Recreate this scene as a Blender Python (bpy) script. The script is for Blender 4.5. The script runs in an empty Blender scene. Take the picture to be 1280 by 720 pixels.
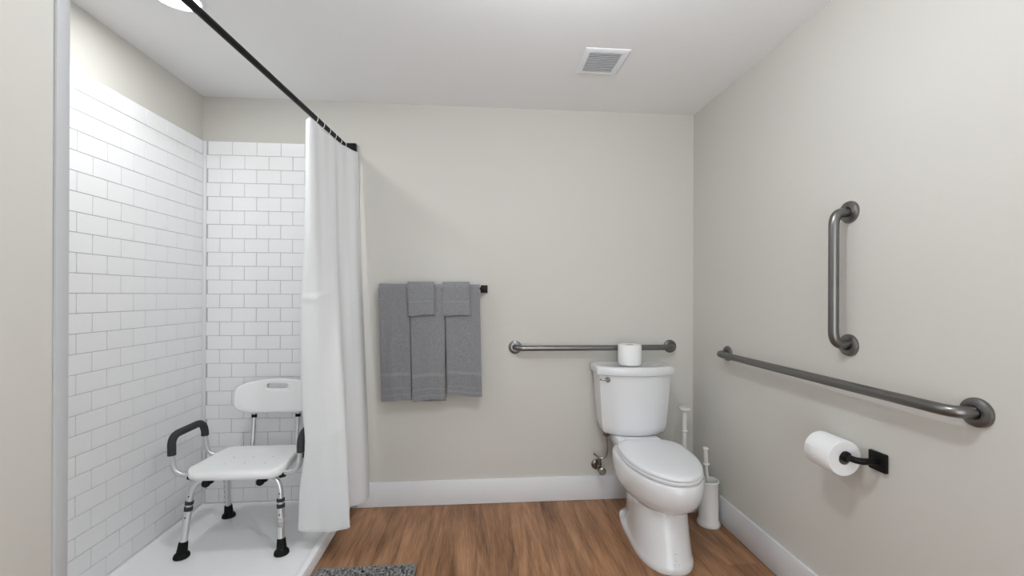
import bpy, bmesh, math, random
from mathutils import Vector, Matrix
random.seed(7)
PI = math.pi
scene = bpy.context.scene
COL = scene.collection

# ------------------------------------------------------------------ camera
RV = Vector((0.9967134, -0.08094184, 0.00328866))
UV = Vector((-0.00341427, -0.00141347, 0.99999317))
FV = Vector((0.08093664, 0.99671782, 0.00168518))
cam_data = bpy.data.cameras.new('camera')
cam_data.sensor_fit = 'HORIZONTAL'
cam_data.sensor_width = 36.0
cam_data.lens = 536.413 * 36.0 / 1280.0
cam_data.shift_y = 7.916 / 1280.0
cam_data.clip_start = 0.02
cam = bpy.data.objects.new('camera', cam_data)
COL.objects.link(cam)
M = Matrix.Identity(4)
for i in range(3):
    M[i][0] = RV[i]; M[i][1] = UV[i]; M[i][2] = -FV[i]
M[2][3] = 1.1998
cam.matrix_world = M
scene.camera = cam

# ------------------------------------------------------------------ world, lights, exposure
world = bpy.data.worlds.new('world')
scene.world = world
world.use_nodes = True
world.node_tree.nodes['Background'].inputs[0].default_value = (0.92, 0.97, 1.01, 1)
world.node_tree.nodes['Background'].inputs[1].default_value = 2.1
SHOWER_GLOW, ROOM_GLOW = 98.0, 155.0      # emission of the two lamps\' glass
scene.view_settings.view_transform = 'Standard'
scene.view_settings.look = 'None'
scene.view_settings.exposure = 0.40
scene.view_settings.gamma = 1.0
scene.view_settings.use_curve_mapping = False

# ------------------------------------------------------------------ room dimensions (metres)
XL, XR, YB, HC = -1.505, 1.296, 2.485, 2.286
YN = -1.15                       # wall behind the camera
XW, YW = -0.680, 0.766           # corner where the shower alcove begins
TILE_TOP = 2.039
BB_H, BB_T = 0.140, 0.014

# ------------------------------------------------------------------ materials
def mat(name, color, rough=0.5, metal=0.0, spec=0.5, bump=0.0, bscale=200.0, var=0.0, vscale=6.0,
        coat=0.0, emit=None, estr=0.0, sheen=0.0, trans=0.0):
    m = bpy.data.materials.new(name); m.use_nodes = True
    nt = m.node_tree; b = nt.nodes['Principled BSDF']
    b.inputs['Base Color'].default_value = (*color, 1)
    b.inputs['Roughness'].default_value = rough
    b.inputs['Metallic'].default_value = metal
    b.inputs['Specular IOR Level'].default_value = spec
    b.inputs['Coat Weight'].default_value = coat
    b.inputs['Sheen Weight'].default_value = sheen
    if trans: b.inputs['Transmission Weight'].default_value = trans
    if emit:
        b.inputs['Emission Color'].default_value = (*emit, 1)
        b.inputs['Emission Strength'].default_value = estr
    tc = nt.nodes.new('ShaderNodeTexCoord')
    if bump:
        n = nt.nodes.new('ShaderNodeTexNoise'); n.inputs['Scale'].default_value = bscale
        n.inputs['Detail'].default_value = 3
        bp = nt.nodes.new('ShaderNodeBump'); bp.inputs['Strength'].default_value = bump
        bp.inputs['Distance'].default_value = 0.002
        nt.links.new(tc.outputs['Object'], n.inputs['Vector'])
        nt.links.new(n.outputs['Fac'], bp.inputs['Height'])
        nt.links.new(bp.outputs['Normal'], b.inputs['Normal'])
    if var:
        n = nt.nodes.new('ShaderNodeTexNoise'); n.inputs['Scale'].default_value = vscale
        n.inputs['Detail'].default_value = 4
        mx = nt.nodes.new('ShaderNodeMix'); mx.data_type = 'RGBA'
        mx.inputs[6].default_value = (*[c * (1 - var) for c in color], 1)
        mx.inputs[7].default_value = (*[min(1, c * (1 + var)) for c in color], 1)
        nt.links.new(tc.outputs['Object'], n.inputs['Vector'])
        nt.links.new(n.outputs['Fac'], mx.inputs[0])
        nt.links.new(mx.outputs[2], b.inputs['Base Color'])
    return m

M_WALL = mat('wall_paint', (0.628, 0.608, 0.563), 0.75, spec=0.25, bump=0.06, bscale=350, var=0.012, vscale=3)
M_CEIL = mat("ceiling_paint", (0.90, 0.905, 0.91), 0.85, spec=0.2, bump=0.05, bscale=300)
M_TRIM = mat('trim_paint', (0.80, 0.81, 0.83), 0.38, spec=0.4)
M_EDGE = mat('shaded_white_edge', (0.47, 0.475, 0.485), 0.5, spec=0.3)  # white edge strips; shade is put into this darkened base colour
M_TILE = mat('tile_gloss', (0.89, 0.89, 0.895), 0.30, spec=0.4, bump=0.03, bscale=40)
M_GROUT = mat('grout', (0.52, 0.52, 0.525), 0.85, spec=0.2)
M_CORNER = mat('corner_caulk', (0.80, 0.81, 0.815), 0.45)
M_PAN = mat('acrylic_pan', (0.90, 0.90, 0.905), 0.28, spec=0.45, bump=0.04, bscale=500)
M_PORC = mat('porcelain', (0.77, 0.78, 0.79), 0.10, spec=0.5, coat=0.3)
def scuffed_porcelain():
    # a few worn grey scuff marks low on the front of the foot
    m = mat('scuffed_porcelain', (0.77, 0.78, 0.79), 0.10, coat=0.3)
    nt = m.node_tree; b = nt.nodes['Principled BSDF']; L = nt.links.new
    tc = nt.nodes.new('ShaderNodeTexCoord')
    d = nt.nodes.new('ShaderNodeVectorMath'); d.operation = 'DISTANCE'; d.inputs[1].default_value = (0.014, -0.606, 0.056)
    L(tc.outputs['Object'], d.inputs[0])
    n = nt.nodes.new('ShaderNodeTexNoise'); n.inputs['Scale'].default_value = 130; n.inputs['Detail'].default_value = 2
    L(tc.outputs['Object'], n.inputs['Vector'])
    lt = nt.nodes.new('ShaderNodeMath'); lt.operation = 'LESS_THAN'; lt.inputs[1].default_value = 0.030; L(d.outputs['Value'], lt.inputs[0])
    gt = nt.nodes.new('ShaderNodeMath'); gt.operation = 'GREATER_THAN'; gt.inputs[1].default_value = 0.66; L(n.outputs['Fac'], gt.inputs[0])
    mu = nt.nodes.new('ShaderNodeMath'); mu.operation = 'MULTIPLY'; L(lt.outputs[0], mu.inputs[0]); L(gt.outputs[0], mu.inputs[1])
    mx = nt.nodes.new('ShaderNodeMix'); mx.data_type = 'RGBA'; mx.inputs[6].default_value = (0.77, 0.78, 0.79, 1); mx.inputs[7].default_value = (0.42, 0.42, 0.42, 1)
    L(mu.outputs[0], mx.inputs[0]); L(mx.outputs[2], b.inputs['Base Color'])
    return m
M_SEAT = mat('toilet_seat_plastic', (0.82, 0.83, 0.85), 0.20, spec=0.5)
M_PLAST = mat('white_plastic', (0.88, 0.885, 0.885), 0.38, spec=0.4, bump=0.08, bscale=400)
M_BRUSHPL = mat('cream_plastic', (0.76, 0.75, 0.72), 0.35, spec=0.4)
M_BLACK = mat('black_metal', (0.004, 0.004, 0.004), 0.42, metal=0.0, spec=0.22)
M_RUB = mat('black_rubber', (0.006, 0.006, 0.006), 0.6, spec=0.2)
M_FOAM = mat('grey_foam', (0.045, 0.045, 0.048), 0.75, spec=0.25, bump=0.15, bscale=500)
M_ALU = mat('aluminium', (0.72, 0.73, 0.74), 0.32, metal=0.9)
M_STEEL = mat('brushed_steel', (0.215, 0.21, 0.205), 0.32, metal=1.0, bump=0.04, bscale=600)
M_CHROME = mat('chrome', (0.45, 0.44, 0.43), 0.12, metal=1.0)
M_NICKEL = mat('dark_nickel', (0.22, 0.205, 0.185), 0.25, metal=1.0)
M_PAPER = mat('tissue_paper', (0.86, 0.86, 0.86), 0.95, spec=0.1, bump=0.5, bscale=160)
M_CARD = mat('cardboard', (0.55, 0.48, 0.40), 0.9, spec=0.1)
M_DIFF = mat('shower_diffuser', (0.9, 0.9, 0.9), 0.5, emit=(0.96, 0.99, 1.0), estr=SHOWER_GLOW)
M_DOME = mat('dome_glass', (0.9, 0.9, 0.9), 0.5, emit=(0.93, 0.98, 1.03), estr=ROOM_GLOW)
M_RING = mat('clear_plastic', (0.75, 0.76, 0.77), 0.2, spec=0.6)
M_DARK = mat('dark_hole', (0.02, 0.02, 0.02), 0.8)
M_STICK = mat('sticker', (0.62, 0.62, 0.62), 0.6)
M_DOOR = mat('door_paint', (0.78, 0.79, 0.80), 0.4)
M_MATB = mat('mat_backing', (0.20, 0.195, 0.19), 0.95, spec=0.1, bump=0.3, bscale=300)

def towel_mat(name, c, k=1.0):
    m = mat(name, c, 0.95, spec=0.1, sheen=0.3)
    nt = m.node_tree; b = nt.nodes['Principled BSDF']
    tc = nt.nodes.new('ShaderNodeTexCoord')
    n = nt.nodes.new('ShaderNodeTexNoise'); n.inputs['Scale'].default_value = 260 * k; n.inputs['Detail'].default_value = 3
    mx = nt.nodes.new('ShaderNodeMix'); mx.data_type = 'RGBA'
    mx.inputs[6].default_value = (*[x * 0.40 for x in c], 1)
    mx.inputs[7].default_value = (*[x * 1.65 for x in c], 1)
    bp = nt.nodes.new('ShaderNodeBump'); bp.inputs['Strength'].default_value = 0.7; bp.inputs['Distance'].default_value = 0.003
    nt.links.new(tc.outputs['Object'], n.inputs['Vector'])
    nt.links.new(n.outputs['Fac'], mx.inputs[0]); nt.links.new(mx.outputs[2], b.inputs['Base Color'])
    nt.links.new(n.outputs['Fac'], bp.inputs['Height']); nt.links.new(bp.outputs['Normal'], b.inputs['Normal'])
    return m
M_TOWEL = towel_mat('grey_terry', (0.235, 0.235, 0.245))
M_BAND = towel_mat('grey_dobby_band', (0.275, 0.275, 0.287), 1.6)

def curtain_mat():
    m = bpy.data.materials.new('curtain_linen'); m.use_nodes = True
    nt = m.node_tree; b = nt.nodes['Principled BSDF']; out = nt.nodes['Material Output']
    b.inputs['Base Color'].default_value = (0.90, 0.905, 0.91, 1); b.inputs['Roughness'].default_value = 0.85
    b.inputs['Specular IOR Level'].default_value = 0.15
    tl = nt.nodes.new('ShaderNodeBsdfTranslucent'); tl.inputs['Color'].default_value = (0.90, 0.905, 0.91, 1)
    mix = nt.nodes.new('ShaderNodeMixShader'); mix.inputs[0].default_value = 0.22
    nt.links.new(b.outputs[0], mix.inputs[1]); nt.links.new(tl.outputs[0], mix.inputs[2]); nt.links.new(mix.outputs[0], out.inputs[0])
    # woven slub threads: two stretched noises
    tc = nt.nodes.new('ShaderNodeTexCoord'); hs = []
    for sc in ((500, 500, 18), (20, 20, 600)):
        mp = nt.nodes.new('ShaderNodeMapping'); mp.inputs['Scale'].default_value = sc
        n = nt.nodes.new('ShaderNodeTexNoise'); n.inputs['Scale'].default_value = 1.0; n.inputs['Detail'].default_value = 2
        nt.links.new(tc.outputs['Object'], mp.inputs[0]); nt.links.new(mp.outputs[0], n.inputs['Vector']); hs.append(n)
    ad = nt.nodes.new('ShaderNodeMath'); ad.operation = 'ADD'
    nt.links.new(hs[0].outputs['Fac'], ad.inputs[0]); nt.links.new(hs[1].outputs['Fac'], ad.inputs[1])
    bp = nt.nodes.new('ShaderNodeBump'); bp.inputs['Strength'].default_value = 0.4; bp.inputs['Distance'].default_value = 0.002
    nt.links.new(ad.outputs[0], bp.inputs['Height']); nt.links.new(bp.outputs[0], b.inputs['Normal'])
    return m
M_CURT = curtain_mat()

def wood_mat():
    m = bpy.data.materials.new('wood_plank'); m.use_nodes = True
    nt = m.node_tree; b = nt.nodes['Principled BSDF']; L = nt.links.new
    tc = nt.nodes.new('ShaderNodeTexCoord'); oi = nt.nodes.new('ShaderNodeObjectInfo')
    off = nt.nodes.new('ShaderNodeVectorMath'); off.operation = 'SCALE'; off.inputs[3].default_value = 37.0
    cmb = nt.nodes.new('ShaderNodeCombineXYZ')
    L(oi.outputs['Random'], cmb.inputs[0]); L(oi.outputs['Random'], cmb.inputs[1]); L(cmb.outputs[0], off.inputs[0])
    add = nt.nodes.new('ShaderNodeVectorMath'); L(tc.outputs['Object'], add.inputs[0]); L(off.outputs[0], add.inputs[1])
    def noise(sc, detail, dist=0.0, rough=0.55):
        mp = nt.nodes.new('ShaderNodeMapping'); mp.inputs['Scale'].default_value = sc
        n = nt.nodes.new('ShaderNodeTexNoise'); n.inputs['Scale'].default_value = 1.0
        n.inputs['Detail'].default_value = detail; n.inputs['Distortion'].default_value = dist; n.inputs['Roughness'].default_value = rough
        L(add.outputs[0], mp.inputs[0]); L(mp.outputs[0], n.inputs['Vector']); return n
    broad = noise((16, 1.3, 1), 4, 0.5)
    fine = noise((190, 8, 1), 5, 0.5, 0.7)
    pore = noise((420, 22, 1), 2)
    # cathedral figure: bands of a stretched low noise
    fig = noise((4.0, 0.7, 1), 1.0, 0.5)
    mul = nt.nodes.new('ShaderNodeMath'); mul.operation = 'MULTIPLY'; mul.inputs[1].default_value = 70
    L(fig.outputs['Fac'], mul.inputs[0])
    sn = nt.nodes.new('ShaderNodeMath'); sn.operation = 'SINE'; L(mul.outputs[0], sn.inputs[0])
    def comb(pairs):
        acc = None
        for sock, w in pairs:
            q = nt.nodes.new('ShaderNodeMath'); q.operation = 'MULTIPLY'; q.inputs[1].default_value = w; L(sock, q.inputs[0])
            if acc is None: acc = q
            else:
                a = nt.nodes.new('ShaderNodeMath'); a.operation = 'ADD'; L(acc.outputs[0], a.inputs[0]); L(q.outputs[0], a.inputs[1]); acc = a
        return acc
    v = comb([(broad.outputs['Fac'], 0.50), (fine.outputs['Fac'], 0.46), (sn.outputs[0], 0.034), (oi.outputs['Random'], 0.05)])
    cr = nt.nodes.new('ShaderNodeValToRGB'); e = cr.color_ramp.elements
    e[0].position = 0.36; e[0].color = (0.140, 0.066, 0.031, 1)
    e[1].position = 0.72; e[1].color = (0.560, 0.315, 0.175, 1)
    k = e.new(0.53); k.color = (0.350, 0.178, 0.090, 1)
    L(v.outputs[0], cr.inputs[0]); L(cr.outputs[0], b.inputs['Base Color'])
    b.inputs['Roughness'].default_value = 0.42; b.inputs['Specular IOR Level'].default_value = 0.35
    bp = nt.nodes.new('ShaderNodeBump'); bp.inputs['Strength'].default_value = 0.12; bp.inputs['Distance'].default_value = 0.001
    L(pore.outputs['Fac'], bp.inputs['Height']); L(bp.outputs[0], b.inputs['Normal'])
    return m
M_WOOD = wood_mat()

def pile_mat():
    m = mat('chenille_pile', (0.10, 0.10, 0.105), 0.95, spec=0.1, sheen=0.3)
    nt = m.node_tree; b = nt.nodes['Principled BSDF']
    at = nt.nodes.new('ShaderNodeTexCoord'); n = nt.nodes.new('ShaderNodeTexNoise'); n.inputs['Scale'].default_value = 75
    cr = nt.nodes.new('ShaderNodeValToRGB'); e = cr.color_ramp.elements
    e[0].position = 0.35; e[0].color = (0.030, 0.031, 0.036, 1); e[1].position = 0.66; e[1].color = (0.42, 0.405, 0.40, 1)
    nt.links.new(at.outputs['Object'], n.inputs['Vector']); nt.links.new(n.outputs['Fac'], cr.inputs[0]); nt.links.new(cr.outputs[0], b.inputs['Base Color'])
    return m
M_PILE = pile_mat()

# ------------------------------------------------------------------ mesh helpers (geometry = (verts, faces))
WL = {}     # world location of roots / parts (no rotation)

def mesh_of(name, geo, m, smooth=35):
    me = bpy.data.meshes.new(name)
    me.from_pydata([tuple(v) for v in geo[0]], [], geo[1])
    me.update()
    bm = bmesh.new(); bm.from_mesh(me); bmesh.ops.recalc_face_normals(bm, faces=bm.faces); bm.to_mesh(me); bm.free()
    if smooth:
        for p in me.polygons: p.use_smooth = True
        me.set_sharp_from_angle(angle=math.radians(smooth))
    me.materials.append(m)
    return me

def obj(name, geo, m, parent=None, smooth=35, origin=None):
    """links one mesh object; geometry is given in the parent's frame (or in the world for a root)"""
    vs = geo[0]
    if origin is None:
        lo = [min(v[i] for v in vs) for i in range(3)]; hi = [max(v[i] for v in vs) for i in range(3)]
        origin = ((lo[0] + hi[0]) / 2, (lo[1] + hi[1]) / 2, lo[2] if parent is None else (lo[2] + hi[2]) / 2)
    o0 = Vector(origin)
    base = WL.get(parent.name, Vector((0, 0, 0))) if parent else Vector((0, 0, 0))
    g = ([Vector(v) - o0 for v in vs], geo[1])
    o = bpy.data.objects.new(name, mesh_of(name, g, m, smooth))
    COL.objects.link(o); o.parent = parent
    o.location = o0 - base
    WL[o.name] = o0
    return o

def tag(o, label=None, cat=None, group=None, kind=None):
    if label: o['label'] = label
    if cat: o['category'] = cat
    if group: o['group'] = group
    if kind: o['kind'] = kind
    return o

def thing(name, loc, label, cat, group=None, local=False, rotz=0.0):
    o = bpy.data.objects.new(name, None); o.empty_display_size = 0.05
    COL.objects.link(o); o.location = loc; o.rotation_euler = (0, 0, rotz)
    WL[o.name] = Vector((0, 0, 0)) if local else Vector(loc)
    return tag(o, label, cat, group)

def join(*gs):
    V, F = [], []
    for v, f in gs:
        n = len(V); V += list(v); F += [tuple(i + n for i in q) for q in f]
    return V, F

def box(x0, x1, y0, y1, z0, z1, bev=0.0, seg=2):
    bm = bmesh.new()
    vs = [bm.verts.new((x, y, z)) for z in (z0, z1) for y in (y0, y1) for x in (x0, x1)]
    for q in ((0, 2, 3, 1), (4, 5, 7, 6), (0, 1, 5, 4), (2, 6, 7, 3), (0, 4, 6, 2), (1, 3, 7, 5)):
        bm.faces.new([vs[i] for i in q])
    if bev:
        bmesh.ops.bevel(bm, geom=list(bm.edges), offset=bev, segments=seg, profile=0.5, affect='EDGES')
    bm.verts.index_update()
    g = ([v.co.copy() for v in bm.verts], [tuple(v.index for v in f.verts) for f in bm.faces]); bm.free()
    return g

def xf(g, mtx):
    return ([mtx @ Vector(v) for v in g[0]], g[1])

def move(g, d):
    d = Vector(d); return ([Vector(v) + d for v in g[0]], g[1])

def loft(rings, cap=True, closed=True):
    n = len(rings[0]); V = [Vector(p) for r in rings for p in r]; F = []
    for i in range(len(rings) - 1):
        for j in range(n if closed else n - 1):
            k = (j + 1) % n
            F.append((i * n + j, i * n + k, (i + 1) * n + k, (i + 1) * n + j))
    if cap and closed:
        F.append(tuple(reversed(range(n)))); F.append(tuple((len(rings) - 1) * n + j for j in range(n)))
    return V, F

def lathe(profile, center=(0, 0, 0), axis='Z', n=32, cap=True):
    rings = []
    for r, h in profile:
        ring = []
        for k in range(n):
            a = 2 * PI * k / n; c, s = r * math.cos(a), r * math.sin(a)
            p = {'Z': (c, s, h), 'Y': (c, h, s), 'X': (h, c, s)}[axis]
            ring.append(Vector(p) + Vector(center))
        rings.append(ring)
    return loft(rings, cap)

def fillet(pts, rad, n=8):
    pts = [Vector(p) for p in pts]; out = [pts[0]]
    for i in range(1, len(pts) - 1):
        r = rad[i - 1] if isinstance(rad, (list, tuple)) else rad
        a = (pts[i - 1] - pts[i]); b = (pts[i + 1] - pts[i])
        ra = min(r, a.length * 0.49); rb = min(r, b.length * 0.49)
        A = pts[i] + a.normalized() * ra; B = pts[i] + b.normalized() * rb
        for k in range(n + 1):
            t = k / n
            out.append(A * (1 - t) ** 2 + pts[i] * 2 * t * (1 - t) + B * t * t)
    out.append(pts[-1]); return out

def tube(path, r, n=14, cap=True, radii=None):
    path = [Vector(p) for p in path]; rings = []
    t0 = (path[1] - path[0]).normalized()
    up = Vector((0, 0, 1)) if abs(t0.z) < 0.9 else Vector((1, 0, 0))
    u = t0.cross(up).normalized()
    for i, p in enumerate(path):
        if i == 0: t = t0
        elif i == len(path) - 1: t = (path[i] - path[i - 1]).normalized()
        else: t = ((path[i] - path[i - 1]).normalized() + (path[i + 1] - path[i]).normalized()).normalized()
        u = (u - t * u.dot(t)).normalized(); v = t.cross(u)
        rr = radii[i] if radii else r
        rings.append([p + (u * math.cos(2 * PI * k / n) + v * math.sin(2 * PI * k / n)) * rr for k in range(n)])
    return loft(rings, cap)

def smooth_path(pts, n=8):
    """Catmull-Rom through the points"""
    P = [Vector(p) for p in pts]; P = [P[0] * 2 - P[1]] + P + [P[-1] * 2 - P[-2]]; out = []
    for i in range(1, len(P) - 2):
        for k in range(n):
            t = k / n
            out.append(0.5 * ((2 * P[i]) + (P[i + 1] - P[i - 1]) * t + (2 * P[i - 1] - 5 * P[i] + 4 * P[i + 1] - P[i + 2]) * t * t
                              + (-P[i - 1] + 3 * P[i] - 3 * P[i + 1] + P[i + 2]) * t ** 3))
    out.append(P[-2]); return out

def struct(name, geo, m, parent=None, smooth=30):
    o = obj(name, geo, m, parent, smooth)
    if parent is None: o['kind'] = 'structure'
    return o

# ------------------------------------------------------------------ room shell
T = 0.10
struct('wall_back', box(XL - T, XR + T, YB, YB + T, 0, HC), M_WALL)['label'] = 'greige painted back wall behind the towels and toilet'
struct('wall_right', box(XR, XR + T, YN - T, YB, 0, HC), M_WALL)['label'] = 'greige painted right wall carrying two grab bars'
struct('wall_left', box(XL - T, XL, YW - 0.05, YB, 0, HC), M_WALL)['label'] = 'greige painted wall above the long tiled shower side'
struct('wall_left_front', box(XL - T, XW, YN, YW, 0, HC, 0.004), M_WALL)['label'] = 'greige painted wall at the near end of the shower'
DX0, DX1, DZ = -0.52, 1.20, 2.12      # wide unseen opening, added to let world light in as fill
struct('wall_front', join(box(XL - T, DX0, YN - T, YN, 0, HC), box(DX1, XR, YN - T, YN, 0, HC), box(DX0, DX1, YN - T, YN, DZ, HC)), M_WALL)['label'] = 'greige painted wall with an added fill-light opening behind the viewer'
struct('ceiling', box(XL - T, XR + T, YN - T, YB + T, HC, HC + 0.08), M_CEIL)['label'] = 'flat white painted ceiling'

# floor of separate planks running towards the back wall
floor = struct('floor', box(XL - T, XR + T, YN - T, YB + T, -0.05, -0.0035), M_DARK)
floor['label'] = 'warm brown wood plank floor'
PW, PL = 0.182, 1.52
plank_mesh = {}
x0 = bp0 = -0.727 - 0.0
nplank = 0
i = 0
while x0 + i * PW < XR - 0.002:
    a = x0 + i * PW; b = min(a + PW, XR - 0.001)
    y = [1.10, 1.56, 1.42, 1.02, 1.30, 1.52, 1.18, 1.38, 1.60, 1.08, 1.83, 1.26][i % 12] - 2 * PL
    while y < YB - 0.004:
        ya, yb = max(y, YN), min(y + PL, YB - 0.001)
        if yb - ya > 0.02:
            key = (round(b - a, 4), round(yb - ya, 4))
            if key not in plank_mesh:
                w, l = b - a, yb - ya
                plank_mesh[key] = mesh_of('plank', box(-w / 2 + .0002, w / 2 - .0002, -l / 2 + .0003, l / 2 - .0003, -0.0035, 0, 0.0005, 1), M_WOOD, 30)
            o = bpy.data.objects.new('plank', plank_mesh[key]); COL.objects.link(o)
            o.parent = floor; o.location = Vector(((a + b) / 2, (ya + yb) / 2, 0)) - floor.location
        y += PL
    i += 1

def baseboard(name, geo, label):
    o = struct(name, geo, M_TRIM); o['label'] = label
baseboard('baseboard_back', box(-0.668, XR, YB - BB_T, YB, 0.001, BB_H, 0.003), 'tall flat white baseboard along the back wall')
baseboard('baseboard_right', box(XR - BB_T, XR, YN, YB - BB_T, 0.001, BB_H, 0.003), 'tall flat white baseboard along the right wall')
baseboard('baseboard_left', box(XW, XW + BB_T, YN, YW - 0.03, 0.001, BB_H, 0.003), 'tall flat white baseboard at the near left wall')
o = struct('trim_1', box(XW - 0.001, XW + 0.005, YW - 0.019, YW + 0.004, 0.0, TILE_TOP, 0.002), M_EDGE); o['label'] = 'white vertical edge strip, darkened to stand for shade, on the near shower corner'
o = struct('trim_2', box(-0.696, -0.668, YB - 0.013, YB, 0.0, TILE_TOP, 0.002), M_EDGE); o['label'] = 'white vertical edge strip, darkened to stand for shade, beside the shower curtain'

o = struct('trim_3', join(box(DX0 - 0.07, DX0, YN, YN + 0.016, 0, DZ + 0.07), box(DX1, DX1 + 0.07, YN, YN + 0.016, 0, DZ + 0.07), box(DX0, DX1, YN, YN + 0.016, DZ, DZ + 0.07)), M_TRIM); o['label'] = 'white casing round the added light opening behind the viewer'

# ------------------------------------------------------------------ tiled shower panels
GAP, RH = 0.0022, 0.0762
tile_mesh = {}
def tile_me(w, h):
    key = (round(w, 4), round(h, 4))
    if key not in tile_mesh:
        g = box(-w / 2 + GAP / 2, w / 2 - GAP / 2, -0.0045, 0.0, -h / 2 + GAP / 2, h / 2 - GAP / 2, 0.0009, 1)
        tile_mesh[key] = mesh_of('tile', g, M_TILE, 30)
    return tile_mesh[key]

def tile_panel(name, label, backing, place, span, pitch, phase, near=None):
    root = obj(name, backing, M_GROUT, None, 0); tag(root, label, 'tile panel')
    stuff = []
    for k in range(26):
        z1 = TILE_TOP - k * RH; z0 = z1 - RH
        if k == 0: z1 -= 0.0
        j = math.floor((span[0] - phase) / pitch) - 1
        while True:
            a = phase + j * pitch + (pitch / 2 if k % 2 else 0); b = a + pitch; j += 1
            if a > span[1]: break
            a, b = max(a, span[0]), min(b, span[1])
            if b - a < 0.012: continue
            mtx = place((a + b) / 2, (z0 + z1) / 2)
            me = tile_me(b - a, RH)
            if near is not None and b < near:
                stuff.append(xf(([v.co for v in me.vertices], [tuple(p.vertices) for p in me.polygons]), mtx)); continue
            o = bpy.data.objects.new('tile', me); COL.objects.link(o); o.parent = root
            o.location = mtx.translation - root.location; o.rotation_euler = mtx.to_euler()
    if stuff:
        tag(obj('tile_field', join(*stuff), M_TILE, root, 30), kind='stuff')
    return root
TF = 0.010   # tile faces stand this far in front of the wall
back_panel = tile_panel('shower_wall_panel', 'white running bond tile panel on back wall behind the shower chair',
    box(XL + 0.001, -0.690, YB - TF + 0.0035, YB, 0.045, TILE_TOP - 0.002),
    lambda c, z: Matrix.Translation((c, YB - TF + 0.0045, z)), (-1.479, -0.690), 0.1280, -1.471)
left_panel = tile_panel('shower_wall_panel', 'white running bond tile panel on the long left shower wall',
    box(XL, XL + TF - 0.0035, YW, YB - TF, 0.045, TILE_TOP - 0.002),
    lambda c, z: Matrix.Translation((XL + TF - 0.0045, c, z)) @ Matrix.Rotation(PI / 2, 4, 'Z'), (YW + 0.004, YB - TF), 0.1343, 1.800, near=1.13)
obj('corner_strip', box(XL + 0.001, -1.4795, YB - TF - 0.001, YB - TF + 0.005, 0.05, TILE_TOP, 0.001), M_CORNER, back_panel)

# ------------------------------------------------------------------ shower pan
pan = thing('shower_pan', (-1.1, 1.62, 0), 'white acrylic shower pan with a low outer curb', 'shower pan')
CI, CO = -0.742, -0.708
def pan_floor():
    xs = [XL + 0.012, XL + 0.03, -1.30, -1.1, -0.9, CI - 0.012, CI]
    ys = [YW + 0.004, 0.85, 1.1, 1.62, 2.1, 2.44, YB - 0.012]
    V, F = [], []
    for y in ys:
        for x in xs:
            d = math.hypot((x + 1.1) / 0.4, (y - 1.62) / 0.85); z = 0.034 + 0.008 * min(1, d)
            if x in (xs[0],) or y in (ys[0], ys[-1]): z = 0.052
            V.append((x, y, z))
    n = len(xs)
    for j in range(len(ys) - 1):
        for q in range(n - 1): F.append((j * n + q, j * n + q + 1, (j + 1) * n + q + 1, (j + 1) * n + q))
    return V, F
obj('pan_floor', pan_floor(), M_PAN, pan, 40)
cprof = [(CI - 0.004, 0.030), (CI, 0.044), (CI + 0.004, 0.051), (CI + 0.010, 0.053), (CO - 0.010, 0.053), (CO - 0.004, 0.050), (CO - 0.001, 0.044), (CO + 0.002, 0.0), (CI - 0.004, 0.0)]
obj('curb', loft([[(x, y, z) for x, z in cprof] for y in (YW + 0.004, YB - 0.002)]), M_PAN, pan, 50)
obj('drain', lathe([(0.0, 0.0385), (0.052, 0.0385), (0.055, 0.037), (0.055, 0.03)], (-1.1, 1.25, 0), n=28), M_CHROME, pan)
obj('back_lip', box(XL + 0.001, CI, YB - 0.016, YB - 0.004, 0.0, 0.056, 0.003), M_PAN, pan)
obj('side_lip', box(XL + 0.001, XL + 0.014, YW + 0.004, YB - 0.006, 0.0, 0.056, 0.003), M_PAN, pan)

# ------------------------------------------------------------------ ceiling lights
x, y = -1.10, 1.663
t = thing('ceiling_light', (x, y, HC), 'round flush white ceiling light above the shower', 'ceiling light')
obj('trim_ring', lathe([(0.072, -0.004), (0.080, -0.006), (0.088, -0.004), (0.091, 0.0), (0.072, 0.0)], (x, y, HC), n=48, cap=False), M_TRIM, t)
obj('diffuser', lathe([(0.071, -0.0005), (0.071, -0.0020), (0.068, -0.0030), (0.050, -0.0045), (0.028, -0.0055), (0.001, -0.006)], (x, y, HC), n=40), M_DIFF, t)
x, y = 0.28, 0.92
t = thing('ceiling_light', (x, y, HC), 'semi-flush globe ceiling light over the middle of the room', 'ceiling light')
obj('canopy', lathe([(0.062, 0.0), (0.062, -0.012), (0.050, -0.022), (0.012, -0.026), (0.012, -0.030)], (x, y, HC), n=36), M_BLACK, t)
obj('stem', tube([(x, y, HC - 0.02), (x, y, HC - 0.145)], 0.008, 14), M_BLACK, t)
obj('globe', lathe([(0.018, 0.048), (0.032, 0.039), (0.044, 0.024), (0.050, 0.007), (0.050, -0.007), (0.044, -0.024), (0.032, -0.039), (0.017, -0.048), (0.001, -0.051)], (x, y, HC - 0.190), n=24), M_DOME, t)
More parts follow.
